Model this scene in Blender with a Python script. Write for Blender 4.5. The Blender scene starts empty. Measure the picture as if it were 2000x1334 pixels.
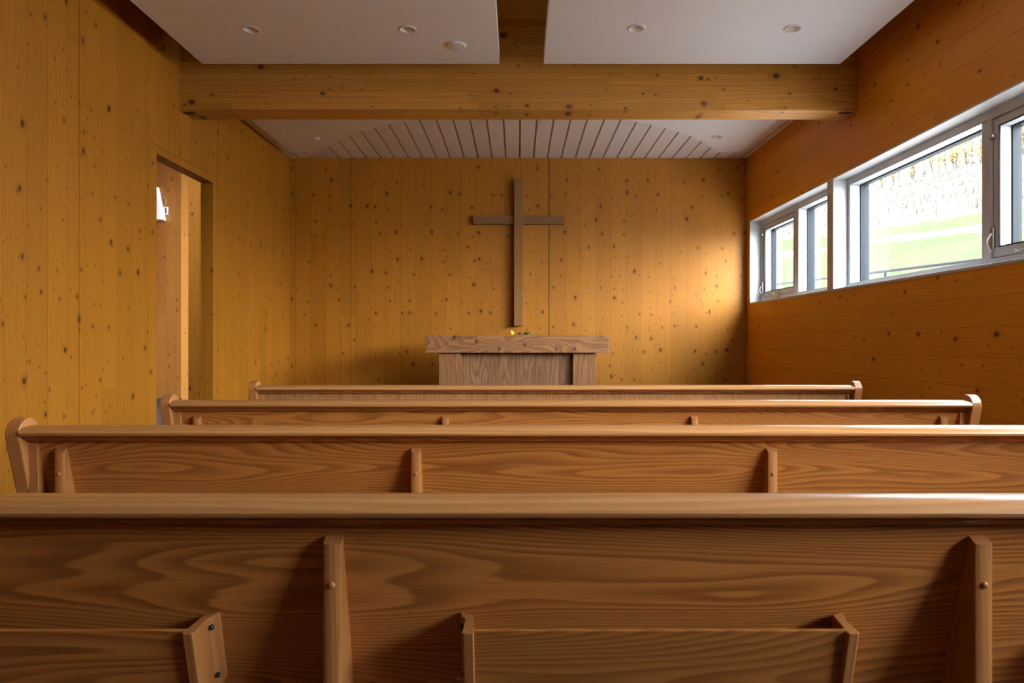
import bpy, bmesh, math, random
from mathutils import Vector, Matrix

random.seed(7)
S = bpy.context.scene
COL = S.collection
PI = math.pi

# ------------------------------------------------------------------ camera, sky, exposure
EYE = 1.08
cam_d = bpy.data.cameras.new('camera')
cam_d.sensor_width = 36.0
cam_d.lens = 24.0
cam_d.shift_x = -0.005
cam_d.shift_y = -0.001
cam_d.clip_start = 0.05
cam_d.clip_end = 400
cam_d.dof.use_dof = True
cam_d.dof.focus_distance = 4.2
cam_d.dof.aperture_fstop = 11.0
cam = bpy.data.objects.new('camera', cam_d)
COL.objects.link(cam)
cam.location = (0, 0, EYE)
cam.rotation_euler = (PI / 2, 0, 0)
S.camera = cam

SKY = 27.0
GLOW = 1.8
w = bpy.data.worlds.new('overcast_sky')
S.world = w
w.use_nodes = True
wn, wl = w.node_tree.nodes, w.node_tree.links
wn.clear()
wo = wn.new('ShaderNodeOutputWorld')
wb = wn.new('ShaderNodeBackground')
wt = wn.new('ShaderNodeTexCoord')
ws = wn.new('ShaderNodeSeparateXYZ')
wr = wn.new('ShaderNodeValToRGB')
wr.color_ramp.elements[0].position = 0.0
wr.color_ramp.elements[0].color = (0.62, 0.64, 0.66, 1)
wr.color_ramp.elements[1].position = 0.85
wr.color_ramp.elements[1].color = (0.93, 1.03, 1.15, 1)
wl.new(wt.outputs['Generated'], ws.inputs[0])
wl.new(ws.outputs['Z'], wr.inputs[0])
# the veiled sun brightens the sky on the entrance side
wd = wn.new('ShaderNodeVectorMath'); wd.operation = 'DOT_PRODUCT'
wd.inputs[1].default_value = Vector((0.72, -0.62, 0.30)).normalized()
wl.new(wt.outputs['Generated'], wd.inputs[0])
wp = wn.new('ShaderNodeMath'); wp.operation = 'MAXIMUM'; wp.inputs[1].default_value = 0.0
wl.new(wd.outputs['Value'], wp.inputs[0])
wq = wn.new('ShaderNodeMath'); wq.operation = 'POWER'; wq.inputs[1].default_value = 5.0
wl.new(wp.outputs[0], wq.inputs[0])
wg = wn.new('ShaderNodeMath'); wg.operation = 'MULTIPLY_ADD'; wg.inputs[1].default_value = GLOW; wg.inputs[2].default_value = 1.0
wl.new(wq.outputs[0], wg.inputs[0])
wv = wn.new('ShaderNodeVectorMath'); wv.operation = 'SCALE'
wl.new(wr.outputs[0], wv.inputs[0]); wl.new(wg.outputs[0], wv.inputs['Scale'])
wl.new(wv.outputs[0], wb.inputs['Color'])
wb.inputs['Strength'].default_value = SKY
wl.new(wb.outputs[0], wo.inputs[0])

def portal(name, loc, rot, sx, sy):
    d = bpy.data.lights.new(name, 'AREA')
    d.shape = 'RECTANGLE'
    d.size, d.size_y = sx, sy
    d.cycles.is_portal = True
    o = bpy.data.objects.new(name, d)
    COL.objects.link(o)
    o.location = loc
    o.rotation_euler = rot
    return o

sun_d = bpy.data.lights.new('hazy_sun', 'SUN')
sun_d.energy = 2.2
sun_d.angle = math.radians(26)
sun_d.color = (1.0, 0.98, 0.94)
sun = bpy.data.objects.new('hazy_sun', sun_d)
COL.objects.link(sun)
sun.rotation_euler = Vector((-1.2, 1.0, -0.36)).to_track_quat('-Z', 'Y').to_euler()

WIN_NEAR = -0.80
portal('window_daylight_portal', (2.96, (7.70 + WIN_NEAR) / 2, 1.965), (PI / 2, 0, PI / 2), 7.70 - WIN_NEAR, 0.91)
portal('added_opening_portal', (-4.6, 6.5, 4.72), (0, 0, 0), 3.0, 0.4)  # roof opening over the corridor, added to light its walls

S.view_settings.view_transform = 'Standard'
S.view_settings.look = 'None'
S.view_settings.gamma = 1.0
S.view_settings.use_curve_mapping = False
S.view_settings.exposure = 0.0
S.cycles.max_bounces = 14
S.cycles.diffuse_bounces = 9
S.cycles.glossy_bounces = 5
S.cycles.transparent_max_bounces = 12
S.cycles.caustics_reflective = False
S.cycles.caustics_refractive = False
S.cycles.use_denoising = True
S.cycles.sample_clamp_indirect = 6.0

# ------------------------------------------------------------------ node helper
class NT:
    def __init__(s, name):
        s.m = bpy.data.materials.new(name)
        s.m.use_nodes = True
        s.n, s.l = s.m.node_tree.nodes, s.m.node_tree.links
        s.n.clear()
        s.out = s.n.new('ShaderNodeOutputMaterial')
        s.b = s.n.new('ShaderNodeBsdfPrincipled')
        s.l.new(s.b.outputs[0], s.out.inputs[0])
    def put(s, inp, v):
        if hasattr(v, 'is_output') or isinstance(v, bpy.types.NodeSocket):
            s.l.new(v, inp)
        else:
            inp.default_value = v
    def math(s, op, a, b=None, c=None, clamp=False):
        n = s.n.new('ShaderNodeMath'); n.operation = op; n.use_clamp = clamp
        s.put(n.inputs[0], a)
        if b is not None: s.put(n.inputs[1], b)
        if c is not None: s.put(n.inputs[2], c)
        return n.outputs[0]
    def add(s, a, b): return s.math('ADD', a, b)
    def sub(s, a, b): return s.math('SUBTRACT', a, b)
    def mul(s, a, b): return s.math('MULTIPLY', a, b)
    def vec(s, x, y, z=0.0):
        n = s.n.new('ShaderNodeCombineXYZ')
        s.put(n.inputs[0], x); s.put(n.inputs[1], y); s.put(n.inputs[2], z)
        return n.outputs[0]
    def sep(s, v):
        n = s.n.new('ShaderNodeSeparateXYZ'); s.l.new(v, n.inputs[0]); return n.outputs
    def coord(s):
        return s.n.new('ShaderNodeTexCoord').outputs['Object']
    def rand(s):
        return s.n.new('ShaderNodeObjectInfo').outputs['Random']
    def dot(s, p, v):
        n = s.n.new('ShaderNodeVectorMath'); n.operation = 'DOT_PRODUCT'
        s.l.new(p, n.inputs[0]); n.inputs[1].default_value = v
        return n.outputs['Value']
    def white(s, v, dim='2D'):
        n = s.n.new('ShaderNodeTexWhiteNoise'); n.noise_dimensions = dim
        if dim == '1D': s.put(n.inputs['W'], v)
        else: s.put(n.inputs['Vector'], v)
        return n.outputs['Value']
    def noise(s, v, scale=1.0, detail=2.0, rough=0.5, dist=0.0):
        n = s.n.new('ShaderNodeTexNoise'); n.noise_dimensions = '3D'
        s.put(n.inputs['Vector'], v)
        n.inputs['Scale'].default_value = scale
        n.inputs['Detail'].default_value = detail
        n.inputs['Roughness'].default_value = rough
        n.inputs['Distortion'].default_value = dist
        return n.outputs[0]
    def smooth(s, x, lo, hi, a=0.0, b=1.0):
        n = s.n.new('ShaderNodeMapRange'); n.interpolation_type = 'SMOOTHSTEP'
        s.put(n.inputs['Value'], x); s.put(n.inputs['From Min'], lo); s.put(n.inputs['From Max'], hi)
        s.put(n.inputs['To Min'], a); s.put(n.inputs['To Max'], b)
        return n.outputs[0]
    def mix(s, f, a, b, mode='MIX'):
        n = s.n.new('ShaderNodeMix'); n.data_type = 'RGBA'; n.blend_type = mode
        s.put(n.inputs[0], f)
        for i, v in ((6, a), (7, b)):
            if isinstance(v, tuple): n.inputs[i].default_value = (*v[:3], 1)
            else: s.l.new(v, n.inputs[i])
        return n.outputs[2]
    def bump(s, h, strength, dist):
        n = s.n.new('ShaderNodeBump')
        n.inputs['Strength'].default_value = strength
        n.inputs['Distance'].default_value = dist
        s.l.new(h, n.inputs['Height'])
        s.l.new(n.outputs[0], s.b.inputs['Normal'])
    def fin(s, col, rough=0.5, spec=0.4, coat=0.0, coat_rough=0.2, metal=0.0):
        s.put(s.b.inputs['Base Color'], (*col, 1) if isinstance(col, tuple) else col)
        s.put(s.b.inputs['Roughness'], rough)
        s.b.inputs['Specular IOR Level'].default_value = spec
        s.b.inputs['Coat Weight'].default_value = coat
        s.b.inputs['Coat Roughness'].default_value = coat_rough
        s.b.inputs['Metallic'].default_value = metal
        return s.m

def plain(name, col, rough=0.5, spec=0.4, metal=0.0, speck=0.0, scale=200, bump=0.0):
    t = NT(name)
    c = col
    if speck or bump:
        n = t.noise(t.coord(), scale, 3, 0.6)
        if speck:
            c = t.mix(t.smooth(n, 0.35, 0.65), tuple(x * (1 - speck) for x in col), tuple(min(1, x * (1 + speck)) for x in col))
        if bump: t.bump(n, bump, 0.002)
    return t.fin(c, rough, spec, metal=metal)

def knots(t, u, v, per_m, amount, rmin, rmax, seed):
    """returns (mask, halo, du, dist) of round knots scattered over the u,v plane"""
    n = t.n.new('ShaderNodeTexVoronoi'); n.voronoi_dimensions = '2D'; n.feature = 'F1'
    n.inputs['Scale'].default_value = 1.0
    n.inputs['Randomness'].default_value = 1.0
    us = t.add(t.mul(u, per_m), seed); vs = t.add(t.mul(v, per_m * 0.9), seed * 1.7)
    t.l.new(t.vec(us, vs), n.inputs['Vector'])
    p = t.sep(n.outputs['Position'])
    du = t.math('DIVIDE', t.sub(us, p[0]), per_m)
    dv = t.math('DIVIDE', t.sub(vs, p[1]), per_m * 0.9)
    d = t.math('SQRT', t.add(t.mul(du, du), t.mul(t.mul(dv, dv), 0.50)))
    # ragged outline
    d = t.add(d, t.mul(t.sub(t.noise(t.vec(u, v, seed), 160, 2), 0.5), rmax * 0.5))
    c = t.sep(n.outputs['Color'])
    on = t.math('GREATER_THAN', c[0], 1 - amount)
    rad = t.add(rmin, t.mul(t.math('POWER', c[1], 2.4), rmax - rmin))
    q = t.math('DIVIDE', d, rad)
    mask = t.mul(on, t.smooth(q, 0.75, 1.35, 1.0, 0.0))
    halo = t.mul(on, t.smooth(q, 0.9, 3.6, 1.0, 0.0))
    return mask, halo, du, d, on

def spruce(name, uvec, vvec, bw, base, length=2.6, seed=0.0, kn=6.0, amount=0.72, rmin=0.0028, rmax=0.0140,
           var=0.10, joint=0.7, ring=0.46, rough=0.5, spec=0.30):
    t = NT(name)
    P = t.coord()
    u, v = t.dot(P, uvec), t.dot(P, vvec)
    ub = t.math('DIVIDE', t.add(u, 50 + seed), bw)
    bi, fu = t.math('FLOOR', ub), t.math('FRACT', ub)
    r1 = t.white(t.add(bi, seed * 3.1), '1D')
    vv = t.add(t.math('DIVIDE', t.add(v, 50), length), t.mul(r1, 7.0))
    si, fv = t.math('FLOOR', vv), t.math('FRACT', vv)
    r2 = t.white(t.vec(bi, si, 0.0), '2D')
    r3 = t.white(t.vec(t.add(bi, 31.7), si, 0.0), '2D')
    k, halo, du, d, on = knots(t, u, v, kn, amount, rmin, rmax, 3.7 + seed)
    k2, halo2, _, _, _ = knots(t, u, v, kn * 2.1, amount * 0.5, 0.001, rmin * 2.0, 11.3 + seed)
    warp = t.mul(t.mul(du, on), t.smooth(d, 0.0, 0.05, -0.75, 0.0))
    gu = t.add(t.add(u, warp), t.mul(r2, 13.0))
    wav = t.noise(t.vec(t.mul(gu, 5.0), t.mul(v, 0.55), t.mul(r3, 9.0)), 1.0, 1.5, 0.4)
    ph = t.add(t.mul(wav, 9.0), t.mul(gu, 42.0))
    rg = t.math('POWER', t.math('FRACT', ph), 2.2)
    fine = t.noise(t.vec(t.mul(gu, 330.0), t.mul(v, 2.2), 0.0), 1.0, 2, 0.6)
    blot = t.noise(t.vec(t.mul(u, 3.0), t.mul(v, 0.9), seed), 1.0, 2, 0.5)
    dark = tuple(x * y for x, y in zip(base, (0.70, 0.58, 0.42)))
    lite = tuple(min(1, x * 1.16) for x in base)
    c = t.mix(t.mul(r2, 1.0), tuple(x * (1 - var) for x in base), tuple(min(1, x * (1 + var)) for x in base))
    c = t.mix(t.mul(r3, 0.20), c, tuple(x * y for x, y in zip(base, (1.0, 0.84, 0.62))))
    c = t.mix(t.mul(rg, ring), c, dark)
    c = t.mix(t.smooth(fine, 0.48, 0.74, 0.0, 0.58), c, dark)
    c = t.mix(t.smooth(blot, 0.42, 0.72, 0.0, 0.25), c, lite)
    c = t.mix(t.mul(halo, 0.38), c, tuple(x * y for x, y in zip(base, (0.62, 0.42, 0.26))))
    c = t.mix(t.mul(halo2, 0.22), c, tuple(x * y for x, y in zip(base, (0.62, 0.42, 0.26))))
    c = t.mix(t.mul(k, 0.82), c, t.mix(t.smooth(d, 0.0, 0.009), (0.085, 0.030, 0.008), (0.032, 0.010, 0.003)))
    c = t.mix(t.mul(k2, 0.8), c, (0.055, 0.018, 0.005))
    # lamella edges and butt joints
    e = t.mul(t.math('MINIMUM', fu, t.sub(1.0, fu)), bw)
    c = t.mix(t.smooth(e, 0.0004, 0.0024, joint, 0.0), c, tuple(x * 0.28 for x in base))
    e2 = t.mul(t.math('MINIMUM', fv, t.sub(1.0, fv)), length)
    c = t.mix(t.smooth(e2, 0.0003, 0.0018, joint * 0.7, 0.0), c, tuple(x * 0.35 for x in base))
    t.bump(t.sub(fine, t.mul(k, 0.6)), 0.08, 0.001)
    return t.fin(c, rough, spec)

def hardwood(name, along, across, third, base, dark, rings=58.0, stretch=0.5, wide=3.8, knot=0.0, bw=0.0, seed=0.0,
             rough=0.38, spec=0.45, coat=0.25, pore=0.45, var=0.12, straight=10.0):
    """oak / cedar with cathedral grain; every object gets its own stretch of the tree"""
    t = NT(name)
    P = t.coord()
    R = t.rand()
    a, b, c3 = t.dot(P, along), t.dot(P, across), t.dot(P, third)
    off = t.add(t.mul(R, 37.0), seed)
    r2 = R
    if bw:
        bi = t.math('FLOOR', t.math('DIVIDE', t.add(b, 20.0), bw))
        fu = t.math('FRACT', t.math('DIVIDE', t.add(b, 20.0), bw))
        r2 = t.white(t.add(bi, off), '1D')
        off = t.add(off, t.mul(r2, 17.0))
    aa = t.add(a, off)
    gb = b
    if knot:
        k, halo, du, d, on = knots(t, a, b, knot, 0.6, 0.008, 0.019, 5.1 + seed)
        gb = t.add(b, t.mul(t.mul(du, on), t.smooth(d, 0.0, 0.09, -0.8, 0.0)))
    n1 = t.noise(t.vec(t.mul(aa, stretch), t.mul(gb, wide), t.add(t.mul(c3, wide * 0.6), off)), 1.0, 2.2, 0.38)
    n1b = t.noise(t.vec(t.mul(aa, stretch * 6), t.mul(gb, wide * 9), off), 1.0, 1.5, 0.5)
    ph = t.add(t.add(t.mul(n1, rings), t.mul(gb, straight)), t.mul(n1b, 0.8))
    fr = t.math('FRACT', ph)
    late = t.mul(t.smooth(fr, 0.1, 0.85), t.smooth(fr, 0.88, 1.0, 1.0, 0.0))
    pores = t.noise(t.vec(t.mul(aa, 9.0), t.mul(gb, 420.0), t.mul(c3, 200.0)), 1.0, 2, 0.6)
    fleck = t.noise(t.vec(t.mul(aa, 2.2), t.mul(gb, 70.0), t.mul(c3, 50.0)), 1.0, 2, 0.55)
    c = t.mix(r2, tuple(x * (1 - var) for x in base), tuple(min(1, x * (1 + var)) for x in base))
    c = t.mix(t.mul(late, t.smooth(fleck, 0.25, 0.75, 0.45, 0.85)), c, dark)
    c = t.mix(t.smooth(pores, 0.55, 0.75, 0.0, pore), c, tuple(x * 0.6 for x in dark))
    c = t.mix(t.smooth(fleck, 0.5, 0.75, 0.0, 0.22), c, tuple(min(1, x * 1.2) for x in base))
    if knot:
        c = t.mix(t.mul(halo, 0.45), c, tuple(x * 0.75 for x in dark))
        c = t.mix(t.mul(k, 0.85), c, tuple(x * 0.28 for x in dark))
    if bw:
        e = t.mul(t.math('MINIMUM', fu, t.sub(1.0, fu)), bw)
        c = t.mix(t.smooth(e, 0.0003, 0.0018, 0.55, 0.0), c, tuple(x * 0.3 for x in dark))
    t.bump(pores, 0.06, 0.001)
    return t.fin(c, rough, spec, coat, 0.22)

X_, Y_, Z_ = (1, 0, 0), (0, 1, 0), (0, 0, 1)
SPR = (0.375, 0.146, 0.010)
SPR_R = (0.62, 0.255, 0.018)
M = {}
M['spruce_left'] = spruce('spruce_wall_left', (1, 1, 0), Z_, 0.165, SPR, seed=0.3, kn=6.6)
M['spruce_back'] = spruce('spruce_wall_back', X_, Z_, 0.172, SPR, seed=1.9, amount=0.72, kn=7.4)
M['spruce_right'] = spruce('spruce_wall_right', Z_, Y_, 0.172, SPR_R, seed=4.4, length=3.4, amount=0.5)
M['spruce_beam'] = spruce('spruce_beam', (0, 0.31, 1), X_, 0.046, (0.50, 0.238, 0.042), seed=7.7, length=1.9, kn=4.2, amount=0.75,
                          rmin=0.004, rmax=0.021, joint=0.5, ring=0.75, var=0.20)
M['spruce_roof'] = spruce('spruce_roof', Y_, X_, 0.172, SPR, seed=9.1)
M['spruce_side'] = spruce('spruce_corridor_side', (1, 1, 0), Z_, 0.16, (0.60, 0.26, 0.03), seed=14.2)  # brighter, more saturated than the corridor spruce: warm bounce light put into colour
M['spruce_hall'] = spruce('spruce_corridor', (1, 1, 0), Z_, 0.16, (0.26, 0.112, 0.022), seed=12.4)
OAK, OAKD = (0.47, 0.182, 0.040), (0.20, 0.055, 0.008)
M['oak_long'] = hardwood('oak_horizontal', X_, Z_, Y_, OAK, OAKD)
M['oak_rail'] = hardwood('oak_rail', X_, (0, 0.7, 0.7), Y_, (0.44, 0.205, 0.066), (0.29, 0.115, 0.033), rings=7, straight=60, pore=0.25, rough=0.30, coat=0.4)
M['oak_up'] = hardwood('oak_vertical', Z_, X_, Y_, (0.41, 0.170, 0.050), (0.30, 0.11, 0.030), rings=8, straight=120, wide=3)
M['oak_front'] = hardwood('oak_vertical_panel', Z_, X_, Y_, (0.42, 0.205, 0.082), (0.25, 0.10, 0.033), rings=26, straight=5, wide=6, stretch=1.1, bw=0.21)
CED, CEDD = (0.27, 0.122, 0.044), (0.12, 0.047, 0.016)
M['cedar_long'] = hardwood('cedar_horizontal', X_, Z_, Y_, CED, CEDD, rings=16, stretch=0.9, wide=4, knot=4.2, seed=2.2, rough=0.6, spec=0.25, coat=0.0, pore=0.15, straight=10)
M['cedar_up'] = hardwood('cedar_vertical', Z_, X_, Y_, CED, CEDD, rings=10, stretch=0.8, wide=5, knot=1.2, seed=5.2, rough=0.6, spec=0.25, coat=0.0, pore=0.15, straight=25)
M['cedar_planks'] = hardwood('cedar_planks', Z_, X_, Y_, (0.26, 0.127, 0.057), CEDD, rings=13, stretch=0.8, wide=6, bw=0.118, seed=3.3, rough=0.6, spec=0.25, coat=0.0, pore=0.15, var=0.2, straight=6)
M['cedar_cross'] = hardwood('cedar_cross', Z_, X_, Y_, (0.25, 0.118, 0.032), (0.195, 0.088, 0.022), rings=5, straight=110, rough=0.6, spec=0.25, coat=0.0, pore=0.2)
M['cedar_arm'] = hardwood('cedar_cross_arm', X_, Z_, Y_, (0.20, 0.095, 0.033), (0.15, 0.068, 0.022), rings=5, straight=110, rough=0.6, spec=0.25, coat=0.0, pore=0.2)
M['white'] = plain('white_plaster', (0.84, 0.89, 0.93), 0.75, 0.2, speck=0.02, scale=260, bump=0.06)
M['tectum'] = plain('white_fibre_board', (0.80, 0.82, 0.84), 0.9, 0.1, speck=0.10, scale=150, bump=0.5)
M['paint'] = plain('white_painted_frame', (0.53, 0.56, 0.58), 0.45, 0.4)
M['liner'] = plain('pale_wood_liner', (0.58, 0.60, 0.60), 0.5, 0.35, speck=0.05, scale=60)
M['gasket'] = plain('grey_spacer', (0.014, 0.017, 0.021), 0.6, 0.12)
M['metal'] = plain('brushed_nickel', (0.42, 0.41, 0.39), 0.32, 0.5, metal=1.0)
M['black'] = plain('black_screw', (0.012, 0.011, 0.010), 0.4)
M['white_plastic'] = plain('white_plastic', (0.74, 0.79, 0.84), 0.35)
M['cone'] = plain('satin_reflector', (0.86, 0.85, 0.83), 0.25, 0.6)
M['lens'] = plain('dim_lens', (0.22, 0.21, 0.20), 0.3)
M['floor'] = plain('mauve_floor', (0.036, 0.021, 0.025), 0.7, 0.12, speck=0.12, scale=40)
M['base'] = plain('grey_baseboard', (0.045, 0.044, 0.044), 0.5)
M['gap_dark'] = plain('gap_shade_dark', (0.05, 0.026, 0.010), 0.8)  # dark colour that puts the shade of narrow gaps into the surface
M['cable'] = plain('tan_cable', (0.30, 0.17, 0.09), 0.5)
M['wallwhite'] = plain('white_sheet_metal', (0.85, 0.86, 0.88), 0.35)
M['rail_metal'] = plain('grey_steel', (0.012, 0.015, 0.020), 0.7, 0.1)

def glass_mat():
    t = NT('window_glass')
    tr = t.n.new('ShaderNodeBsdfTransparent'); tr.inputs[0].default_value = (0.97, 0.985, 0.98, 1)
    gl = t.n.new('ShaderNodeBsdfGlossy'); gl.inputs['Roughness'].default_value = 0.0
    lw = t.n.new('ShaderNodeLayerWeight'); lw.inputs[0].default_value = 0.5
    fr = t.add(t.mul(t.math('POWER', lw.outputs['Facing'], 5.0), 0.9), 0.035)
    mx = t.n.new('ShaderNodeMixShader')
    t.l.new(fr, mx.inputs[0]); t.l.new(tr.outputs[0], mx.inputs[1]); t.l.new(gl.outputs[0], mx.inputs[2])
    t.l.new(mx.outputs[0], t.out.inputs[0])
    t.n.remove(t.b)
    return t.m
M['glass'] = glass_mat()

# ------------------------------------------------------------------ mesh helpers
def box(bm, x0, x1, y0, y1, z0, z1):
    vs = [bm.verts.new((x, y, z)) for x in (x0, x1) for y in (y0, y1) for z in (z0, z1)]
    for f in ((0, 1, 3, 2), (4, 6, 7, 5), (0, 4, 5, 1), (2, 3, 7, 6), (0, 2, 6, 4), (1, 5, 7, 3)):
        bm.faces.new([vs[i] for i in f])
    return vs

def loft(bm, rings, close=True, caps=True):
    """rings: lists of equal length of 3D points; quads between consecutive rings"""
    R = [[bm.verts.new(p) for p in r] for r in rings]
    n = len(R[0])
    for a, b in zip(R[:-1], R[1:]):
        for i in range(n if close else n - 1):
            j = (i + 1) % n
            bm.faces.new((a[i], a[j], b[j], b[i]))
    if caps:
        bm.faces.new(R[0][::-1]); bm.faces.new(R[-1])
    return R

def tube(bm, pts, rad, n=8, caps=True):
    pts = [Vector(p) for p in pts]
    if not isinstance(rad, (list, tuple)): rad = [rad] * len(pts)
    rings = []
    ref = None
    for i, p in enumerate(pts):
        d = (pts[min(i + 1, len(pts) - 1)] - pts[max(i - 1, 0)]).normalized()
        if ref is None:
            ref = d.orthogonal().normalized()
        ref = (ref - d * ref.dot(d)).normalized()
        q = d.cross(ref)
        rings.append([p + (ref * math.cos(2 * PI * k / n) + q * math.sin(2 * PI * k / n)) * rad[i] for k in range(n)])
    loft(bm, rings, True, caps)

def lathe(bm, prof, n=32, c=(0, 0, 0), ax='z'):
    rings = []
    for r, h in prof:
        ring = []
        for k in range(n):
            a = 2 * PI * k / n
            ring.append((c[0] + r * math.cos(a), c[1] + r * math.sin(a), c[2] + h))
        rings.append(ring)
    loft(bm, rings, True, False)

def finish(bm):
    bmesh.ops.remove_doubles(bm, verts=bm.verts, dist=1e-6)
    bmesh.ops.recalc_face_normals(bm, faces=bm.faces)

def mk(name, bm, mat, parent=None, bevel=0.0, seg=2, smooth=False, recalc=True, angle=40):
    if recalc: finish(bm)
    me = bpy.data.meshes.new(name)
    bm.to_mesh(me); bm.free()
    for m in (mat if isinstance(mat, list) else [mat]): me.materials.append(m)
    if smooth or bevel:
        for p in me.polygons: p.use_smooth = True
        me.set_sharp_from_angle(angle=math.radians(angle))
    o = bpy.data.objects.new(name, me)
    COL.objects.link(o)
    if parent: o.parent = parent
    if bevel:
        b = o.modifiers.new('bevel', 'BEVEL')
        b.width = bevel; b.segments = seg; b.limit_method = 'ANGLE'; b.angle_limit = math.radians(40)
        b.harden_normals = True
    return o

def bx(name, mat, x0, x1, y0, y1, z0, z1, parent=None, bevel=0.0):
    bm = bmesh.new(); box(bm, x0, x1, y0, y1, z0, z1)
    return mk(name, bm, mat, parent, bevel)

def tag(o, label=None, cat=None, group=None, kind=None):
    if label: o['label'] = label
    if cat: o['category'] = cat
    if group: o['group'] = group
    if kind: o['kind'] = kind
    return o

def empty(name, loc=(0, 0, 0)):
    o = bpy.data.objects.new(name, None)
    o.empty_display_size = 0.1
    COL.objects.link(o); o.location = loc
    return o

def copy_tree(o, parent=None):
    c = o.copy(); COL.objects.link(c)
    if parent is not None: c.parent = parent
    for ch in list(o.children): copy_tree(ch, c)
    return c

def setting(o, label=None):
    o['kind'] = 'structure'
    if label: o['label'] = label
    return o

# ------------------------------------------------------------------ the room
XL, XR, YB, YR = -2.60, 2.63, 7.82, -2.60        # inner faces of left, right, front-end and rear walls
ROOF = EYE + 2.474
SILL, HEAD = EYE + 0.428, EYE + 1.341
D0, D1, DH = 4.923, 5.835, EYE + 1.348            # door opening in the left wall

setting(bx('floor', M['floor'], -7.2, 2.95, YR - 0.1, 14.1, -0.08, 0.0), 'mauve grey floor')

bm = bmesh.new()
T = 0.105
def lw(y0, y1, z0, z1, g=0.0026):                  # wall panels with hairline shadow gaps over a continuous backing
    box(bm, XL - T + 0.03, XL, y0 + g, y1 - g, z0, z1)
lw(YR, 1.80, 0, 4.6); lw(1.80, 4.053, 0, 4.6); lw(4.053, 4.807, 0, 4.6)
lw(4.807, D0 + 0.0026, 0, EYE + 1.406); lw(D1 - 0.0026, 5.935, 0, EYE + 1.406)
box(bm, XL - T + 0.03, XL, D0, D1, DH, EYE + 1.406)
lw(4.807, 5.935, EYE + 1.409, 4.6); lw(5.935, YB, 0, 4.6)
nb = len(bm.faces)
box(bm, XL - T, XL - T + 0.031, YR, D0, 0, 4.6)
box(bm, XL - T, XL - T + 0.031, D1, YB, 0, 4.6)
box(bm, XL - T, XL - T + 0.031, D0, D1, DH, 4.6)
bm.faces.ensure_lookup_table()
for i in range(nb, len(bm.faces)):
    if min(v.co.x for v in bm.faces[i].verts) > XL - T + 0.02: bm.faces[i].material_index = 1
setting(mk('wall_left', bm, [M['spruce_left'], M['gap_dark']], recalc=False), 'knotty spruce wall of upright boards with the doorway')

bm = bmesh.new()
for x0, x1, g0, g1 in ((XL - T, -1.907, 0, 0.002), (-1.907, 0.364, 0.002, 0.0035), (0.364, XR + 0.1, 0.0035, 0)):
    box(bm, x0 + g0, x1 - g1, YB, YB + 0.08, 0, 3.6)
nb = len(bm.faces)
box(bm, XL - T, XR + 0.3, YB + 0.079, YB + 0.12, 0, 4.6)
bm.faces.ensure_lookup_table()
for i in range(nb, len(bm.faces)): bm.faces[i].material_index = 1
setting(mk('wall_back', bm, [M['spruce_back'], M['gap_dark']], recalc=False), 'knotty spruce end wall behind the cross and altar')

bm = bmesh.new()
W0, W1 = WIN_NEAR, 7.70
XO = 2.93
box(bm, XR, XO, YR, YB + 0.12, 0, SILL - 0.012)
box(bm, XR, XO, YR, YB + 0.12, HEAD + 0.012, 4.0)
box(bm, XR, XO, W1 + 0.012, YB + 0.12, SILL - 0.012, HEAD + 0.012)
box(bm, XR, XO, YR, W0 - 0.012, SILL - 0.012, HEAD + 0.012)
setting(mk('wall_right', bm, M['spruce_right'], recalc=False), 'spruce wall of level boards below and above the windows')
setting(bx('wall_rear', M['spruce_back'], XL - T, XO, YR - 0.1, YR, 0, 4.6), 'spruce wall at the entrance end')
setting(bx('ceiling', M['spruce_roof'], XL, XR + 0.3, YR, YB + 0.1, ROOF, ROOF + 0.2), 'bare spruce roof deck')

# glulam beam across the room
bm = bmesh.new()
box(bm, XL - 0.03, XR + 0.03, 5.26, 5.493, EYE + 1.776, ROOF + 0.01)
beam = mk('beam', bm, M['spruce_beam'], bevel=0.004)
setting(beam, 'knotty laminated timber beam spanning the room')
for s, x in ((-1, -2.555), (1, 2.555)):
    bx('beam_end_gap_shade', M['gap_dark'], x - 0.045, x + 0.045, 5.31, 5.35, EYE + 1.7715, EYE + 1.779, beam)  # thin dark strip standing in for the shaded gap under the beam end

# fibre board strips above the altar, with open grooves
TZ = EYE + 2.089
bm = bmesh.new()
gx = [-2.038 + 0.159 * k for k in range(-3, 30)]
edges = [XL] + [g for g in gx if XL + 0.02 < g < XR - 0.02] + [XR]
for (ya, yb) in ((5.50, 6.597), (6.603, YB)):
    for i in range(len(edges) - 1):
        a = edges[i] + (0.0095 if i else 0); b = edges[i + 1] - (0.0095 if i < len(edges) - 2 else 0)
        box(bm, a, b, ya, yb, TZ, TZ + 0.0142)
o = mk('ceiling_slat', bm, M['tectum'])
setting(o, 'grooved white fibre board ceiling above the altar')
bx('backing', plain('batten_wood', (0.42, 0.28, 0.17), 0.8), XL, XR, 5.50, YB, TZ + 0.014, TZ + 0.06, o)

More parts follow.
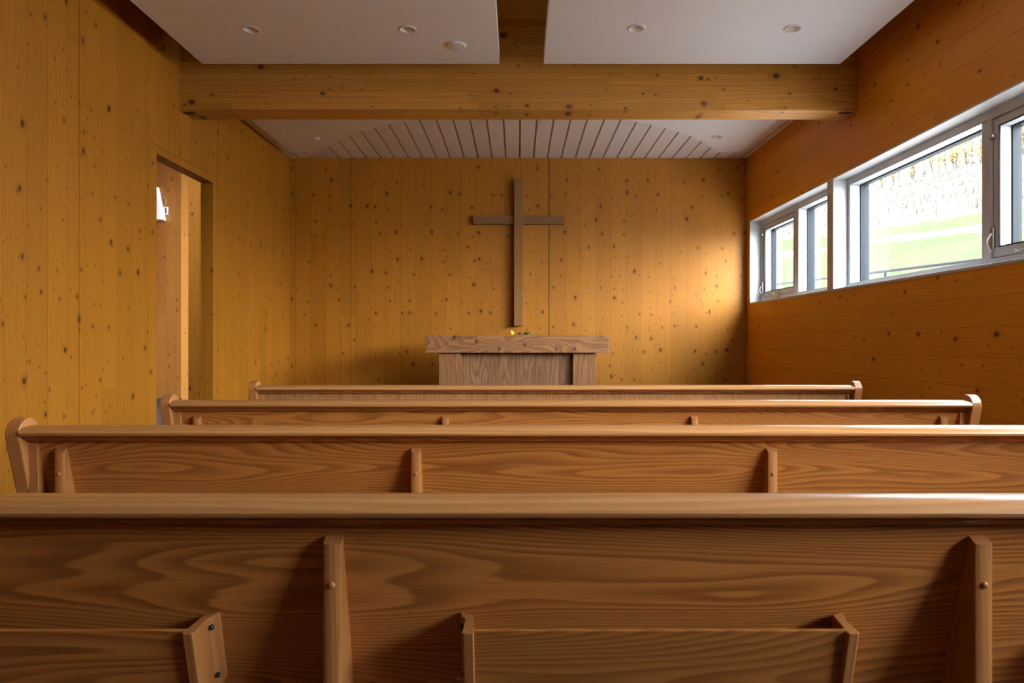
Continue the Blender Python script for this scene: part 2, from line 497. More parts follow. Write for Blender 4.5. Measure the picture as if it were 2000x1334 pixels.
# dropped white ceiling panels
PZ = EYE + 2.03
DLX = [(-1.736, 4.451), (-0.714, 4.451), (0.775, 4.436), (1.79, 4.436), (-1.98, 6.833), (1.995, 6.807)]
def drop_panel(outline, thick, lights, label):
    bm = bmesh.new()
    loft(bm, [[(x, y, PZ) for x, y in outline], [(x, y, PZ + thick) for x, y in outline]])
    finish(bm)
    me = bpy.data.meshes.new('ceiling_panel'); bm.to_mesh(me); bm.free()
    me.materials.append(M['white'])
    o = bpy.data.objects.new('ceiling_panel', me); COL.objects.link(o)
    bc = bmesh.new()
    for x, y in lights:
        bmesh.ops.create_cone(bc, cap_ends=True, segments=40, radius1=0.048, radius2=0.048, depth=0.3,
                              matrix=Matrix.Translation((x, y, PZ + thick / 2)))
    mc = bpy.data.meshes.new('cut'); bc.to_mesh(mc); bc.free()
    co = bpy.data.objects.new('cut', mc); COL.objects.link(co)
    b = o.modifiers.new('holes', 'BOOLEAN'); b.operation = 'DIFFERENCE'; b.solver = 'EXACT'; b.object = co
    dg = bpy.context.evaluated_depsgraph_get()
    nm = bpy.data.meshes.new_from_object(o.evaluated_get(dg))
    o.modifiers.clear(); o.data = nm; nm.name = 'ceiling_panel'
    bpy.data.objects.remove(co); bpy.data.meshes.remove(mc); bpy.data.meshes.remove(me)
    tag(o, label, 'ceiling panel', 'dropped white ceiling panels', 'thing')
    return o
drop_panel([(-2.31, YR + 0.2), (-0.13, YR + 0.2), (-0.13, 5.01), (-2.31, 5.01)], 0.12, DLX[0:2],
           'dropped white ceiling panel with two downlights and a round detector')
drop_panel([(0.195, YR + 0.2), (2.37, YR + 0.2), (2.37, 5.01), (0.195, 5.01)], 0.12, DLX[2:4],
           'dropped white ceiling panel beside the window wall, two downlights and no detector')
arc = []
for k in range(49):
    a = math.radians(208 + (332 - 208) * k / 48)
    arc.append((0.02 + 2.414 * math.cos(a), 8.497 + 2.414 * math.sin(a)))
drop_panel([(-2.446, 5.62), (2.40, 5.62), (2.40, 7.363)] + arc[::-1] + [(-2.446, 7.363)], 0.05, DLX[4:6],
           'white ceiling panel with an arched edge beyond the timber beam')

def downlight(x, y, label):
    t = empty('recessed_downlight', (x, y, PZ))
    bm = bmesh.new()
    lathe(bm, [(0.045, 0.004), (0.046, -0.004), (0.049, -0.007), (0.054, -0.006), (0.0575, -0.002), (0.0575, 0.0)], 40)
    mk('trim_ring', bm, M['white_plastic'], t, smooth=True)
    bm = bmesh.new()
    lathe(bm, [(0.0455, -0.002), (0.044, 0.012), (0.039, 0.045), (0.032, 0.062), (0.0321, 0.063), (0.0465, 0.002)], 40)
    mk('reflector', bm, M['cone'], t, smooth=True)
    bm = bmesh.new()
    lathe(bm, [(0.0, 0.0615), (0.0325, 0.0620), (0.0325, 0.065), (0.0, 0.065)], 32)
    mk('lamp_lens', bm, M['lens'], t)
    tag(t, label, 'downlight', 'recessed ceiling downlights')
for (x, y), l in zip(DLX, (
        'recessed downlight nearest the doorway wall, in the front dropped panel',
        'recessed downlight beside the round detector',
        'recessed downlight just right of the gap between the white panels',
        'recessed downlight nearest the window wall, in front of the beam',
        'small recessed downlight beyond the beam on the doorway side',
        'small recessed downlight beyond the beam on the window side')):
    downlight(x, y, l)

t = empty('smoke_detector', (-0.419, 4.698, PZ))
bm = bmesh.new()
lathe(bm, [(0.0, -0.012), (0.060, -0.012), (0.066, -0.010), (0.070, -0.004), (0.070, 0.0), (0, 0)], 48)
mk('cover_plate', bm, M['white_plastic'], t, smooth=True)
for px, py in ((0.022, 0.028), (-0.026, -0.036)):
    bm = bmesh.new()
    lathe(bm, [(0.0, -0.0145), (0.005, -0.0145), (0.0055, -0.011), (0, -0.011)], 16, (px, py, 0))
    mk('screw', bm, M['metal'], t)
tag(t, 'round flat white detector cover on the dropped ceiling panel', 'detector')

# ------------------------------------------------------------------ windows in the right wall
XF, XG = 2.75, 2.865                               # inner face of the frames, glass plane
bm = bmesh.new()
box(bm, XR - 0.004, XO, W0, W1, HEAD, HEAD + 0.012)
box(bm, XR - 0.004, XO, W0, W1, SILL - 0.018, SILL)
box(bm, XR - 0.004, XO, W1, W1 + 0.012, SILL - 0.018, HEAD + 0.012)
box(bm, XR - 0.004, XO, W0 - 0.012, W0, SILL - 0.018, HEAD + 0.012)
setting(mk('trim_1', bm, M['liner'], bevel=0.002), 'pale liner boards around the window opening')
setting(bx('trim_2', M['paint'], XR, XO, 5.68, 5.79, SILL, HEAD, bevel=0.002), 'grey painted post between the windows')
setting(bx('trim_3', M['paint'], XR, XO, 2.88, 2.99, SILL, HEAD, bevel=0.002), 'grey painted post nearest the viewer')

def rect_ring(bm, y0, y1, z0, z1, wy0, wy1, wz0, wz1, x0, x1):
    box(bm, x0, x1, y0, y1, z0, z0 + wz0)
    box(bm, x0, x1, y0, y1, z1 - wz1, z1)
    box(bm, x0, x1, y0, y0 + wy0, z0 + wz0, z1 - wz1)
    box(bm, x0, x1, y1 - wy1, y1, z0 + wz0, z1 - wz1)

def window(n, y0, y1, casement, label, hw=0.055, near=0.04, far=0.04):
    t = empty('window_%d' % n, (0, 0, 0))
    setting(t, label)
    bm = bmesh.new()
    rect_ring(bm, y0, y1, SILL, HEAD, near, far, 0.047, hw, XF, XG - 0.03)
    mk('window_frame', bm, M['paint'], t, bevel=0.002)
    iy0, iy1, iz0, iz1 = y0 + near, y1 - far, SILL + 0.047, HEAD - hw
    if casement:
        bm = bmesh.new()
        rect_ring(bm, iy0 + 0.004, iy1 - 0.004, iz0 + 0.004, iz1 - 0.004, 0.05, 0.05, 0.06, 0.05, XF + 0.014, XG - 0.032)
        sash = mk('sash', bm, M['paint'], t, bevel=0.003)
        gy0, gy1, gz0, gz1 = iy0 + 0.054, iy1 - 0.054, iz0 + 0.064, iz1 - 0.054
        bm = bmesh.new()
        rect_ring(bm, gy0 - 0.003, gy1 + 0.003, gz0 - 0.003, gz1 + 0.003, 0.007, 0.007, 0.007, 0.007, XF + 0.011, XF + 0.018)
        mk('glazing_bead', bm, M['gasket'], sash)
        # lock lever on the far stile
        for ly, key in ((iy1 - 0.012, 'lock_lever'),):
            bm = bmesh.new()
            box(bm, XF - 0.004, XF + 0.004, ly - 0.012, ly + 0.012, SILL + 0.10, SILL + 0.22)
            pts = []
            for k in range(9):
                a = PI * k / 8
                pts.append((XF - 0.006 - 0.030 * math.sin(a), ly - 0.004, SILL + 0.19 - 0.105 * k / 8))
            tube(bm, pts, [0.007, 0.007, 0.0065, 0.006, 0.0055, 0.005, 0.005, 0.005, 0.006], 8)
            mk(key, bm, M['metal'], t, smooth=True)
        bm = bmesh.new()
        box(bm, XF - 0.004, XF + 0.012, iy1 - 0.022, iy1 + 0.006, HEAD - hw - 0.115, HEAD - hw - 0.095)
        tube(bm, [(XF - 0.004, iy1 - 0.030, HEAD - hw - 0.105), (XF - 0.004, iy1 + 0.008, HEAD - hw - 0.105)], 0.007, 8)
        mk('hinge_clip', bm, M['metal'], t)
        bm = bmesh.new()
        box(bm, XF - 0.022, XF + 0.006, (iy0 + iy1) / 2 - 0.07, (iy0 + iy1) / 2 + 0.05, SILL + 0.028, SILL + 0.050)
        cy = (iy0 + iy1) / 2
        tube(bm, [(XF - 0.018, cy + 0.03, SILL + 0.05), (XF - 0.040, cy + 0.06, SILL + 0.072), (XF - 0.044, cy + 0.13, SILL + 0.074),
                  (XF - 0.036, cy + 0.20, SILL + 0.058), (XF - 0.034, cy + 0.225, SILL + 0.062)], [0.009, 0.008, 0.008, 0.007, 0.010], 8)
        mk('crank_handle', bm, M['metal'], t, smooth=True)
    else:
        gy0, gy1, gz0, gz1 = iy0, iy1, iz0, iz1
    bm = bmesh.new()
    rect_ring(bm, gy0 - 0.004, gy1 + 0.004, gz0 - 0.004, gz1 + 0.004, 0.014, 0.014, 0.014, 0.014, XG - 0.031, XG + 0.02)
    mk('glazing_spacer', bm, M['gasket'], t)
    bx('glass_pane', M['glass'], XG - 0.003, XG + 0.003, gy0, gy1, gz0, gz1, t)
    bm = bmesh.new()
    rect_ring(bm, y0, y1, SILL, HEAD, near, far, 0.05, hw, XG + 0.02, XG + 0.045)
    mk('outer_frame', bm, M['gasket'], t)
window(1, 6.72, 7.70, True, 'far casement window with crank handle')
window(2, 5.79, 6.72, False, 'narrow fixed window beside the painted post', far=0.05)
window(3, 4.00, 5.68, False, 'large fixed window looking onto the grassy hillside')
window(4, 2.99, 4.00, True, 'near casement window with metal locking lever', far=0.035)
window(5, 0.30, 2.88, False, 'fixed window nearest the viewer')
window(6, WIN_NEAR, 0.30, False, 'fixed window at the entrance end')

# ------------------------------------------------------------------ corridor beyond the doorway
CY = 11.52
bm = bmesh.new()
box(bm, -7.2, -5.67, CY, 14.0, 0, 4.7)
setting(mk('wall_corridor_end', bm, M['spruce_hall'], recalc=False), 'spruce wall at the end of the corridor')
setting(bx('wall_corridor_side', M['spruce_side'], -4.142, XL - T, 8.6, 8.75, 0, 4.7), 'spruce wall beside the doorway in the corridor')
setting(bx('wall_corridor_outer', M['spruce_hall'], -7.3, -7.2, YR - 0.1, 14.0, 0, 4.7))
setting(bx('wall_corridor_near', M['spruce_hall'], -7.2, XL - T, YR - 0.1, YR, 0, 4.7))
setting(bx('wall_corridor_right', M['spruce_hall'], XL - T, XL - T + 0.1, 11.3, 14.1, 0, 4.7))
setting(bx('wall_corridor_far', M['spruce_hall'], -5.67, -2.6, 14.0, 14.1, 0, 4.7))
bm = bmesh.new()
box(bm, -7.3, -6.1, YR - 0.1, 14.1, 4.6, 4.75); box(bm, -3.1, XL, YR - 0.1, 14.1, 4.6, 4.75)
box(bm, -6.1, -3.1, YR - 0.1, 6.3, 4.6, 4.75); box(bm, -6.1, -3.1, 6.7, 14.1, 4.6, 4.75)  # boxes leave an added opening that lets sky light into the corridor
setting(mk('ceiling_corridor', bm, M['white']))
setting(bx('baseboard_corridor', M['base'], -7.2, -5.66, CY - 0.014, CY, 0, 0.108), 'grey baseboard at the corridor end')

bm = bmesh.new()
yw = CY
z0, z1 = EYE + 2.017, EYE + 2.575
rt, rb = [], []
for (x0, x1, y0, y1, z) in ((-6.36, -6.036, CY - 0.10, CY - 0.001, z1), (-6.47, -5.92, CY - 0.16, CY - 0.001, z0)):
    rt.append([(x0, y0, z), (x1, y0, z), (x1, y1, z), (x0, y1, z)])
loft(bm, rt)
tag(mk('wall_box', bm, M['wallwhite'], bevel=0.006), 'white tapered box mounted high on the corridor end wall', 'wall box')
t = empty('power_outlet', (-5.925, CY, EYE + 2.19))
bx('cover_plate', M['white_plastic'], -0.038, 0.038, -0.008, 0, -0.064, 0.064, t, 0.003)
bx('socket', M['base'], -0.012, 0.014, -0.0095, -0.006, -0.046, 0.046, t)
tag(t, 'white outlet plate on the corridor wall beside the tapered box', 'outlet')
bm = bmesh.new()
pts = []
for k in range(15):
    a = math.radians(150 - 255 * k / 14)
    pts.append((-5.99 + 0.075 * math.cos(a), CY - 0.02, EYE + 2.335 + 0.085 * math.sin(a)))
tube(bm, pts, 0.009, 8)
tag(mk('power_cable', bm, M['cable'], smooth=True), 'looped tan cable beside the white box on the corridor wall', 'cable')

# ------------------------------------------------------------------ cross and altar
t = empty('wall_cross', (0.0145, YB, EYE + 0.167))
h = 1.832 - 0.167
bx('upright', M['cedar_cross'], -0.0485, 0.0485, -0.10, 0.0, 0, h, t, 0.002)
az = (1.414 + 1.324) / 2 - 0.167
bm = bmesh.new()
for x0, x1 in ((-0.5185, -0.049), (0.049, 0.5185)):
    box(bm, x0, x1, -0.068, 0.0, az - 0.0455, az + 0.0455)
mk('crossbar', bm, M['cedar_arm'], t, 0.002)
tag(t, 'plain cedar cross mounted on the spruce wall above the altar', 'cross')

AY = 6.65
AT = EYE + 0.05
t = empty('altar', (0.0, AY, 0))
bx('altar_top', M['cedar_long'], -0.893, 0.898, 0, 0.62, AT - 0.171, AT, t, 0.004)
bx('leg', M['cedar_up'], -0.768, -0.552, 0.04, 0.54, 0, AT - 0.171, t, 0.003)
bx('leg', M['cedar_up'], 0.547, 0.768, 0.04, 0.54, 0, AT - 0.171, t, 0.003)
bx('front_panel', M['cedar_planks'], -0.553, 0.548, 0.10, 0.14, 0.02, AT - 0.171, t)
tag(t, 'cedar altar table with a thick top slab and planked base', 'altar')

def petal_flower():
    t = empty('cut_flower', (0.0, AY + 0.12, AT))
    bm = bmesh.new()
    for k in range(11):
        a = 2 * PI * k / 11; tl = 0.5 + 0.25 * (k % 3)
        ring = []
        for s in range(6):
            q = s / 5
            wv = 0.011 * math.sin(PI * min(1, q * 0.9 + 0.1)) + 0.002
            r = 0.004 + 0.025 * math.sin(q * tl * 2)
            x = -0.030 - 0.034 * q
            c = Vector((x, r * math.cos(a), 0.022 + r * math.sin(a)))
            tn = Vector((0, -math.sin(a), math.cos(a)))
            ring.append([c - tn * wv, c + Vector((0, math.cos(a), math.sin(a))) * 0.002, c + tn * wv])
        loft(bm, ring, False, False)
    for v in bm.verts: v.co.z = max(v.co.z, 0.001)
    f = mk('petals', bm, plain('yellow_petal', (0.80, 0.52, 0.02), 0.6), t, smooth=True)
    bm = bmesh.new()
    tube(bm, [(-0.034, 0, 0.016), (0.02, 0.002, 0.010), (0.08, 0, 0.012), (0.15, -0.004, 0.008), (0.20, -0.01, 0.004)], 0.0026, 6)
    mk('stem', bm, plain('green_stem', (0.10, 0.14, 0.05), 0.6), t, smooth=True)
    gm = plain('dusty_green_leaf', (0.11, 0.22, 0.10), 0.6)
    rnd = random.Random(3)
    for (x, n) in ((0.01, 7), (0.075, 10)):
        for k in range(n):
            bm = bmesh.new()
            a = rnd.uniform(0, 2 * PI); L = rnd.uniform(0.040, 0.065); up = rnd.uniform(0.3, 1.3)
            d = Vector((math.cos(a), math.sin(a), up)).normalized()
            sd = d.cross(Vector((0, 0, 1))).normalized()
            p0 = Vector((x + rnd.uniform(-0.015, 0.025), rnd.uniform(-0.01, 0.01), 0.008))
            rings = []
            for s in range(6):
                q = s / 5
                wv = 0.009 * math.sin(PI * (0.08 + 0.9 * q)) + 0.0004
                c = p0 + d * L * q - Vector((0, 0, 0.016 * q * q))
                rings.append([c - sd * wv, c - Vector((0, 0, 0.0025)), c + sd * wv])
            loft(bm, rings, False, False)
            for v in bm.verts: v.co.z = max(v.co.z, 0.001)
            mk('leaf', bm, gm, t, smooth=True)
    tag(t, 'cut yellow flower with green leaves lying on the altar top', 'flower')
petal_flower()

# ------------------------------------------------------------------ pews
CAP = EYE - 0.25                                   # height of the back rail
LEAN = 0.26
def pu(z):                                         # depth of the rear face of the leaning back at height z
    return 0.018 + LEAN * (CAP - 0.068 - z)
HALF = 1.665
def prism_x(bm, prof, x0, x1):
    loft(bm, [[(x0, u, z) for u, z in prof], [(x1, u, z) for u, z in prof]])

def brace_mesh(x, wdt, nose=0.0, flat=False, rise=0.0):
    bm = bmesh.new()
    hw = wdt / 2
    zt, zb = CAP - 0.066 + rise, 0.02
    plan = [(-hw, 1), (-hw, 0)]
    if not flat:
        for k in range(1, 8):
            a = PI * k / 8
            plan.append((-hw * math.cos(a), -0.30 * math.sin(a)))
    plan += [(hw, 0), (hw, 1)]
    rings = []
    for i in range(9):
        z = zt + (zb - zt) * i / 8
        r = []
        for px, q in plan:
            zz = z - (0.009 * (1 - q) if i == 0 else 0)
            base_u = min(nose + 0.004, pu(zz) - 0.008)
            if q == 1: u = pu(zz) + 0.002
            else: u = base_u + (0.012 * q if q < 0 else 0)
            r.append((x + px, u, zz))
        rings.append(r)
    loft(bm, rings)
    return bm

def rack(parent, cx):
    zt = EYE - 0.456
    hw = 0.31
    W = 0.078
    def end(sg):
        # plan outline of the end piece, w = distance out from the back; sg = +1 for the end toward +x
        plan = [(0.0, 0.0), (0.0, W), (-0.0175, W), (-0.0175, 0.062)]
        out = [(0.0, 0.0), (-0.019, 0.012), (-0.0165, W - 0.003), (-0.0145, W), (0.0, W), (0.0025, W - 0.004), (-0.0055, 0.026), (-0.0005, 0.020), (0.002, 0.0)]
        bm = bmesh.new()
        top, bot = [], []
        for x, wv in out:
            q = wv / W
            ztop = zt - 0.004 * q; zbot = zt - 0.120 - 0.065 * q
            xx = cx + sg * (hw + x) - sg * 0.0 + sg * 0.010 * (1 - q)
            top.append((xx, pu(ztop) - wv, ztop)); bot.append((xx, pu(zbot) - wv, zbot))
        loft(bm, [top, bot])
        return bm
    # front board
    bm = bmesh.new()
    za, zb = zt - 0.003, zt - 0.175
    wv0, wv1 = W - 0.018, W - 0.009
    loft(bm, [[(x, pu(za) - wv0, za), (x, pu(za) - wv1, za), (x, pu(zb) - wv1, zb), (x, pu(zb) - wv0, zb)] for x in (cx - hw + 0.010, cx + hw - 0.010)])
    r = mk('book_rack', bm, M['oak_long'], parent, 0.0012)
    for sg in (-1, 1):
        mk('rack_end', end(sg), M['oak_up'], r, 0.0012)
        for zz in (zt - 0.018, zt - 0.108):
            bm = bmesh.new()
            x = cx + sg * (hw + 0.002)
            bmesh.ops.create_uvsphere(bm, u_segments=12, v_segments=8, radius=0.0048, matrix=Matrix.Translation((x + sg * 0.004, pu(zz) - 0.024, zz)))
            mk('rack_screw', bm, M['black'], r, smooth=True)
    bm = bmesh.new()
    loft(bm, [[(x, pu(zb + 0.05) - 0.002, zb + 0.05), (x, pu(zb + 0.008) - wv0, zb + 0.008), (x, pu(zb) - wv0, zb), (x, pu(zb + 0.042) - 0.002, zb + 0.042)] for x in (cx - hw + 0.012, cx + hw - 0.012)])
    mk('rack_floor', bm, M['oak_long'], r)
    return r

def make_pew(front=False):
    t = empty('church_pew')
    # leaning back
    bm = bmesh.new()
    za, zb = CAP - 0.02, 0.20
    th = 0.02
    prism_x(bm, [(pu(za), za), (pu(zb), zb), (pu(zb) + th, zb), (pu(za) + th, za)], -HALF + 0.01, HALF - 0.01)
    mk('back_panel', bm, M['oak_front'] if front else M['oak_long'], t)
    # rounded top rail
    bm = bmesh.new()
    prof = [(0.040, CAP - 0.006), (0.030, CAP - 0.001), (0.012, CAP), (-0.008, CAP - 0.0015), (-0.022, CAP - 0.0055), (-0.032, CAP - 0.012),
            (-0.036, CAP - 0.0185), (-0.034, CAP - 0.0245), (-0.028, CAP - 0.0285), (-0.020, CAP - 0.030), (0.035, CAP - 0.030), (0.043, CAP - 0.022), (0.044, CAP - 0.013)]
    prism_x(bm, prof, -HALF + 0.002, HALF - 0.002)
    mk('top_rail', bm, M['oak_rail'], t, smooth=True, angle=35)
    bm = bmesh.new()
    u0 = pu(CAP - 0.04)
    prof = [(u0 + 0.004, CAP - 0.029), (-0.016, CAP - 0.029), (-0.016, CAP - 0.034), (-0.011, CAP - 0.036), (-0.006, CAP - 0.040), (-0.003, CAP - 0.0445), (u0 - 0.003, CAP - 0.046), (u0 + 0.004, CAP - 0.046)]
    prism_x(bm, prof, -HALF + 0.004, HALF - 0.004)
    mk('rail_moulding', bm, M['oak_long'], t, smooth=True, angle=30)
    # end panels
    def eu(z): return -0.036 + LEAN * (CAP - z)
    for s in (-1, 1):
        prof = []
        cz = CAP - 0.022; cu = eu(cz) + 0.045
        for k in range(13):
            a = PI - PI * k / 12 + 0.25
            prof.append((cu + 0.045 * math.cos(a), cz + 0.045 * math.sin(a)))
        prof = [(eu(0.0) if False else eu(0.06), 0.06), (eu(0.06), 0.0)][::-1] + prof if False else prof
        zz = CAP - 0.20
        prof += [(eu(zz) + 0.092, zz), (eu(0.60) + 0.12, 0.60), (eu(0.55) + 0.17, 0.56), (0.34, 0.535), (0.50, 0.525), (0.545, 0.51), (0.56, 0.48), (0.55, 0.44), (0.50, 0.30), (0.49, 0.08), (0.52, 0.0)]
        prof += [(0.10, 0.0), (eu(0.25), 0.25)]
        bm = bmesh.new()
        x0 = s * HALF
        prism_x(bm, prof, min(x0, x0 + s * 0.042), max(x0, x0 + s * 0.042))
        mk('end_panel', bm, M['oak_up'], t, 0.004, angle=30)
        mk('end_cleat', brace_mesh(s * (HALF - 0.013), 0.026, 0.008, True, 0.018), M['oak_up'], t, 0.0015)
    if not front:
        for x in (-1.57, -0.5235, 0.5235, 1.57):
            b = mk('back_brace', brace_mesh(x, 0.0285), M['oak_up'], t, smooth=True, angle=30)
            bm = bmesh.new()
            bmesh.ops.create_uvsphere(bm, u_segments=16, v_segments=10, radius=0.0058, matrix=Matrix.Translation((x, 0.001, CAP - 0.142)) @ Matrix.Diagonal((1, 0.8, 1, 1)))
            mk('brace_plug', bm, M['oak_up'], b, smooth=True)
        for cx in (-1.047, 0.0, 1.047):
            rack(t, cx)
    bm = bmesh.new()
    prism_x(bm, [(0.125, 0.435), (0.52, 0.455), (0.535, 0.445), (0.535, 0.43), (0.52, 0.425), (0.125, 0.41)], -HALF + 0.002, HALF - 0.002)
    mk('seat', bm, M['oak_long'], t, 0.003)
    bm = bmesh.new()
    prism_x(bm, [(0.30, 0.0), (0.33, 0.0), (0.33, 0.422), (0.30, 0.42)], -HALF + 0.002, HALF - 0.002)
    mk('seat_support', bm, M['oak_long'], t)
    return t

pew = make_pew()
spots = [((0.226, 1.094, 0), 'oak church pew nearest the viewer, book racks on its back in full view'),
         ((0.226, 2.000, 0), 'oak church pew second from the viewer, its doorway-side end rounded above the rail'),
         ((0.222, 2.862, 0), 'oak church pew third from the viewer, both rounded ends showing')]
for i, (loc, lab) in enumerate(spots):
    p = pew if i == 0 else copy_tree(pew)
    p.location = loc
    p.rotation_euler.z = (0, -0.0006, -0.0011)[i]
    tag(p, lab, 'pew', 'rows of oak church pews')
p = make_pew(True)
p.location = (0.213, 3.823, 0)
tag(p, 'frontmost oak pew with upright grain on its back, closest to the altar', 'pew', 'rows of oak church pews')

# ------------------------------------------------------------------ outside: hillside, lawn, rail, trees
def ground(x, y):
    k = [(2.9, 0.28), (4.0, 0.42), (8.0, 2.05), (9.0, 2.48), (22.0, 6.45), (26.0, 6.9), (60.0, 7.6)]
    a = k[-1][1]
    for (xa, ha), (xb, hb) in zip(k[:-1], k[1:]):
        if x <= xb:
            a = ha + (hb - ha) * (x - xa) / (xb - xa); break
    f = max(0.0, min(1.0, (x - 4.0) / 5.0))
    g = max(0.0, min(1.0, (9.0 - y) / 17.0)); g = g * g * (3 - 2 * g)
    a = min(a, 0.42) + max(0.0, a - 0.42) * (1 - 0.85 * g)      # unseen slope lowered past the entrance end to let low sky light in
    return EYE + a + (0.10 - 0.07 * g) * (y - 13.0) * f + 0.06 * math.sin(x * 1.3 + y * 0.7) * f

bm = bmesh.new()
xs = [2.94 + (62 - 2.94) * (i / 60) ** 1.6 for i in range(61)]
ys = [-20 + 2.0 * j for j in range(66)]
grid = [[bm.verts.new((x, y, ground(x, y))) for y in ys] for x in xs]
for i in range(len(xs) - 1):
    for j in range(len(ys) - 1):
        bm.faces.new((grid[i][j], grid[i + 1][j], grid[i + 1][j + 1], grid[i][j + 1]))
t = NT('hillside_turf')
P = t.coord(); c = t.sep(P)
edge = t.add(c[0], t.mul(t.sub(t.noise(t.vec(c[0], c[1], 0.0), 0.9, 3), 0.5), 1.6))
n1 = t.noise(P, 2.2, 4, 0.65)
n2 = t.noise(P, 14.0, 3, 0.7)
green = t.mix(t.smooth(n1, 0.35, 0.68), (0.0200, 0.0265, 0.0050), (0.0335, 0.0345, 0.0085))
green = t.mix(t.smooth(n2, 0.5, 0.7, 0, 0.6), green, (0.0120, 0.0210, 0.0045))
straw = t.mix(t.smooth(n2, 0.35, 0.7), (0.0972, 0.0878, 0.072), (0.0756, 0.0662, 0.0504))
col = t.mix(t.smooth(edge, 8.7, 9.3), green, straw)
pth = t.math('ABSOLUTE', t.sub(t.add(c[0], t.mul(t.noise(t.vec(0.0, c[1], 0.0), 0.35, 2), 0.8)), 8.3))
col = t.mix(t.smooth(pth, 0.10, 0.22, 1.0, 0.0), col, (0.08, 0.08, 0.08))
col = t.mix(t.smooth(c[0], 4.2, 4.3, 0.0, 1.0), t.mix(n2, (0.72, 0.72, 0.71), (0.86, 0.86, 0.86)), col)  # pale ground strip along the wall, added to bounce light upward indoors
col = t.mix(t.smooth(edge, 20.8, 21.8), col, t.mix(n1, (0.042, 0.0364, 0.0238), (0.077, 0.0665, 0.0385)))
bounce_zone = t.add(t.sub(c[1], t.mul(c[0], 1.15)), t.mul(t.noise(P, 0.7, 3), 1.0))  # unseen pale ground, added to bounce daylight through the windows
col = t.mix(t.smooth(bounce_zone, -1.0, -0.4, 1.0, 0.0), col, t.mix(n2, (0.72, 0.72, 0.71), (0.86, 0.86, 0.86)))
t.bump(n2, 0.6, 0.08)
setting(tag(mk('hillside_terrain', bm, t.fin(col, 0.9, 0.1), smooth=True, recalc=False), 'grassy hillside rising outside the windows'))

gm = plain('straw_blades', (0.085, 0.078, 0.064), 0.8, 0.1, speck=0.2, scale=3)
bm = bmesh.new()
rnd = random.Random(11)
for k in range(9000):
    x = rnd.uniform(9.2, 20.2); y = rnd.uniform(4, 48)
    z = ground(x, y); hgt = rnd.uniform(0.15, 0.38)
    a = rnd.uniform(0, PI); dx, dy = 0.02 * math.cos(a), 0.02 * math.sin(a)
    lx, ly = rnd.uniform(-0.12, 0.12), rnd.uniform(-0.12, 0.12)
    bm.faces.new([bm.verts.new(q) for q in ((x - dx, y - dy, z), (x + dx, y + dy, z), (x + lx, y + ly, z + hgt))])
tag(mk('dry_grass', bm, gm, recalc=False), 'pale dry grass covering the slope', 'grass', kind='stuff')

t = empty('guard_rail', (4.1, 9.0, ground(4.1, 9.0)))
bm = bmesh.new()
def zr(y): return EYE + 0.753 + 0.037 * (y + 9.0 - 7.1) - t.location.z
tube(bm, [(0, -7, zr(-7)), (0, 14, zr(14))], 0.016, 10)
mk('top_rail', bm, M['rail_metal'], t, smooth=True)
for k in range(9):
    y = -6.2 + 2.4 * k
    bm = bmesh.new()
    tube(bm, [(0, y, ground(4.1, y + 9.0) - t.location.z - 0.05), (0, y, zr(y))], 0.014, 8)
    mk('post', bm, M['rail_metal'], t, smooth=True)
tag(t, 'low grey pipe rail on posts outside the windows', 'rail')

bark = plain('grey_bark', (0.085, 0.082, 0.078), 0.9, 0.1, speck=0.3, scale=6)
yleaf = plain('yellow_autumn_leaf', (0.22, 0.150, 0.033), 0.7, 0.1, speck=0.25, scale=2)
gleaf = plain('dull_green_needle', (0.085, 0.09, 0.055), 0.8, 0.1, speck=0.25, scale=2)
rnd = random.Random(23)
def tree(kind, seed):
    r = random.Random(seed)
    t = empty('slender_tree')
    H = r.uniform(4.0, 8.0)
    bm = bmesh.new()
    lean = r.uniform(-0.2, 0.2)
    tube(bm, [(0, 0, -0.3), (lean * 0.2, 0.02, H * 0.35), (lean * 0.6, -0.05, H * 0.7), (lean, 0, H)], [0.055, 0.048, 0.032, 0.01], 7)
    tips = []
    for k in range(20):
        q = 0.03 + 0.92 * r.random() ** 1.7; a = r.uniform(0, 2 * PI); L = r.uniform(0.3, 0.6) * (1.1 - 0.6 * q)
        p = Vector((lean * q, 0, H * q))
        e = p + Vector((math.cos(a) * L, math.sin(a) * L, L * (0.5 if kind != 'green' else -0.1)))
        tube(bm, [p, (p + e) / 2 + Vector((0, 0, 0.05)), e], [0.018, 0.012, 0.005], 5)
        tips += [(p + e) / 2, e]
    mk('trunk', bm, bark, t, smooth=True)
    if kind != 'bare':
        bm = bmesh.new()
        for k in range(700):
            c = r.choice(tips) + Vector((r.gauss(0, 0.16), r.gauss(0, 0.16), r.gauss(0, 0.2)))
            d = Vector((r.gauss(0, 1), r.gauss(0, 1), r.gauss(0, 1))).normalized()
            e = d.orthogonal().normalized(); s = r.uniform(0.035, 0.075)
            f = d.cross(e)
            bm.faces.new([bm.verts.new(c + q) for q in (e * s, f * s * 0.6, -e * s, -f * s * 0.6)])
        mk('foliage', bm, yleaf if kind == 'yellow' else gleaf, t, recalc=False)
    return t
LAB = {'bare': 'slender bare tree on the ridge beyond the grass slope', 'yellow': 'slender tree with yellow autumn leaves on the ridge',
       'green': 'thin dull green tree on the ridge beyond the slope'}
protos = {'bare': [], 'yellow': [], 'green': []}
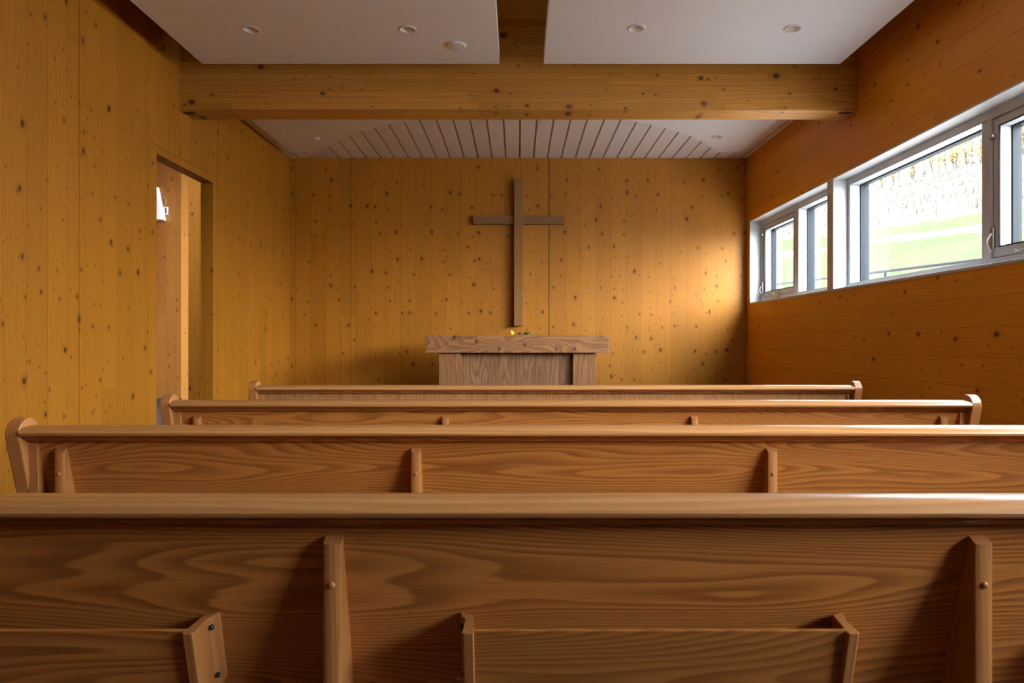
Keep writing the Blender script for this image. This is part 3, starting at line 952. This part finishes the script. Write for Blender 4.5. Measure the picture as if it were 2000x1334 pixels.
for k in range(62):
    y = 15 + (k // 2) * 1.55 + (k % 2) * 0.75 + rnd.uniform(-0.15, 0.15)
    x = 22.9 + 2.2 * (k % 2) + rnd.uniform(-0.2, 0.2)
    q = rnd.random()
    kind = 'yellow' if (q < (0.55 if y < 36 else 0.15)) else ('green' if q > 0.85 else 'bare')
    if len(protos[kind]) < 4:
        o = tree(kind, 100 + k); protos[kind].append(o)
    else:
        o = copy_tree(rnd.choice(protos[kind]))
    o.location = (x, y, ground(x, y))
    o.rotation_euler.z = rnd.uniform(0, 6.28)
    tag(o, LAB[kind], 'tree', {'bare': 'bare trees along the ridge', 'yellow': 'yellow trees along the ridge', 'green': 'green trees along the ridge'}[kind])

def shrub(seed):
    r = random.Random(seed)
    t = empty('autumn_shrub')
    bm = bmesh.new()
    tips = []
    for k in range(9):
        a = r.uniform(0, 2 * PI); h = r.uniform(0.7, 1.7); sp = r.uniform(0.1, 0.45)
        e = Vector((math.cos(a) * sp, math.sin(a) * sp, h))
        tube(bm, [(0, 0, -0.1), e * 0.5 + Vector((0, 0, 0.08)), e], [0.018, 0.012, 0.004], 5)
        tips += [e * 0.5, e * 0.75, e]
    mk('stems', bm, bark, t, smooth=True)
    bm = bmesh.new()
    for k in range(420):
        c = r.choice(tips) + Vector((r.gauss(0, 0.10), r.gauss(0, 0.10), r.gauss(0, 0.14)))
        d = Vector((r.gauss(0, 1), r.gauss(0, 1), r.gauss(0, 1))).normalized()
        e = d.orthogonal().normalized(); q = r.uniform(0.03, 0.06); f = d.cross(e)
        bm.faces.new([bm.verts.new(c + v) for v in (e * q, f * q * 0.7, -e * q, -f * q * 0.7)])
    mk('foliage', bm, yleaf, t, recalc=False)
    return t
shr = [shrub(300), shrub(301), shrub(302)]
for k in range(26):
    y = 16 + k * 1.15 + (0 if k < 16 else (k - 15) * 0.5) + rnd.uniform(-0.1, 0.1)
    o = shr[k] if k < 3 else copy_tree(shr[k % 3])
    o.location = (21.2 + rnd.uniform(-0.1, 0.1), y, ground(21.2, y))
    o.rotation_euler.z = rnd.uniform(0, 6.28)
    tag(o, 'low yellow leaved autumn shrub at the edge of the ridge', 'shrub', 'yellow shrubs along the ridge')
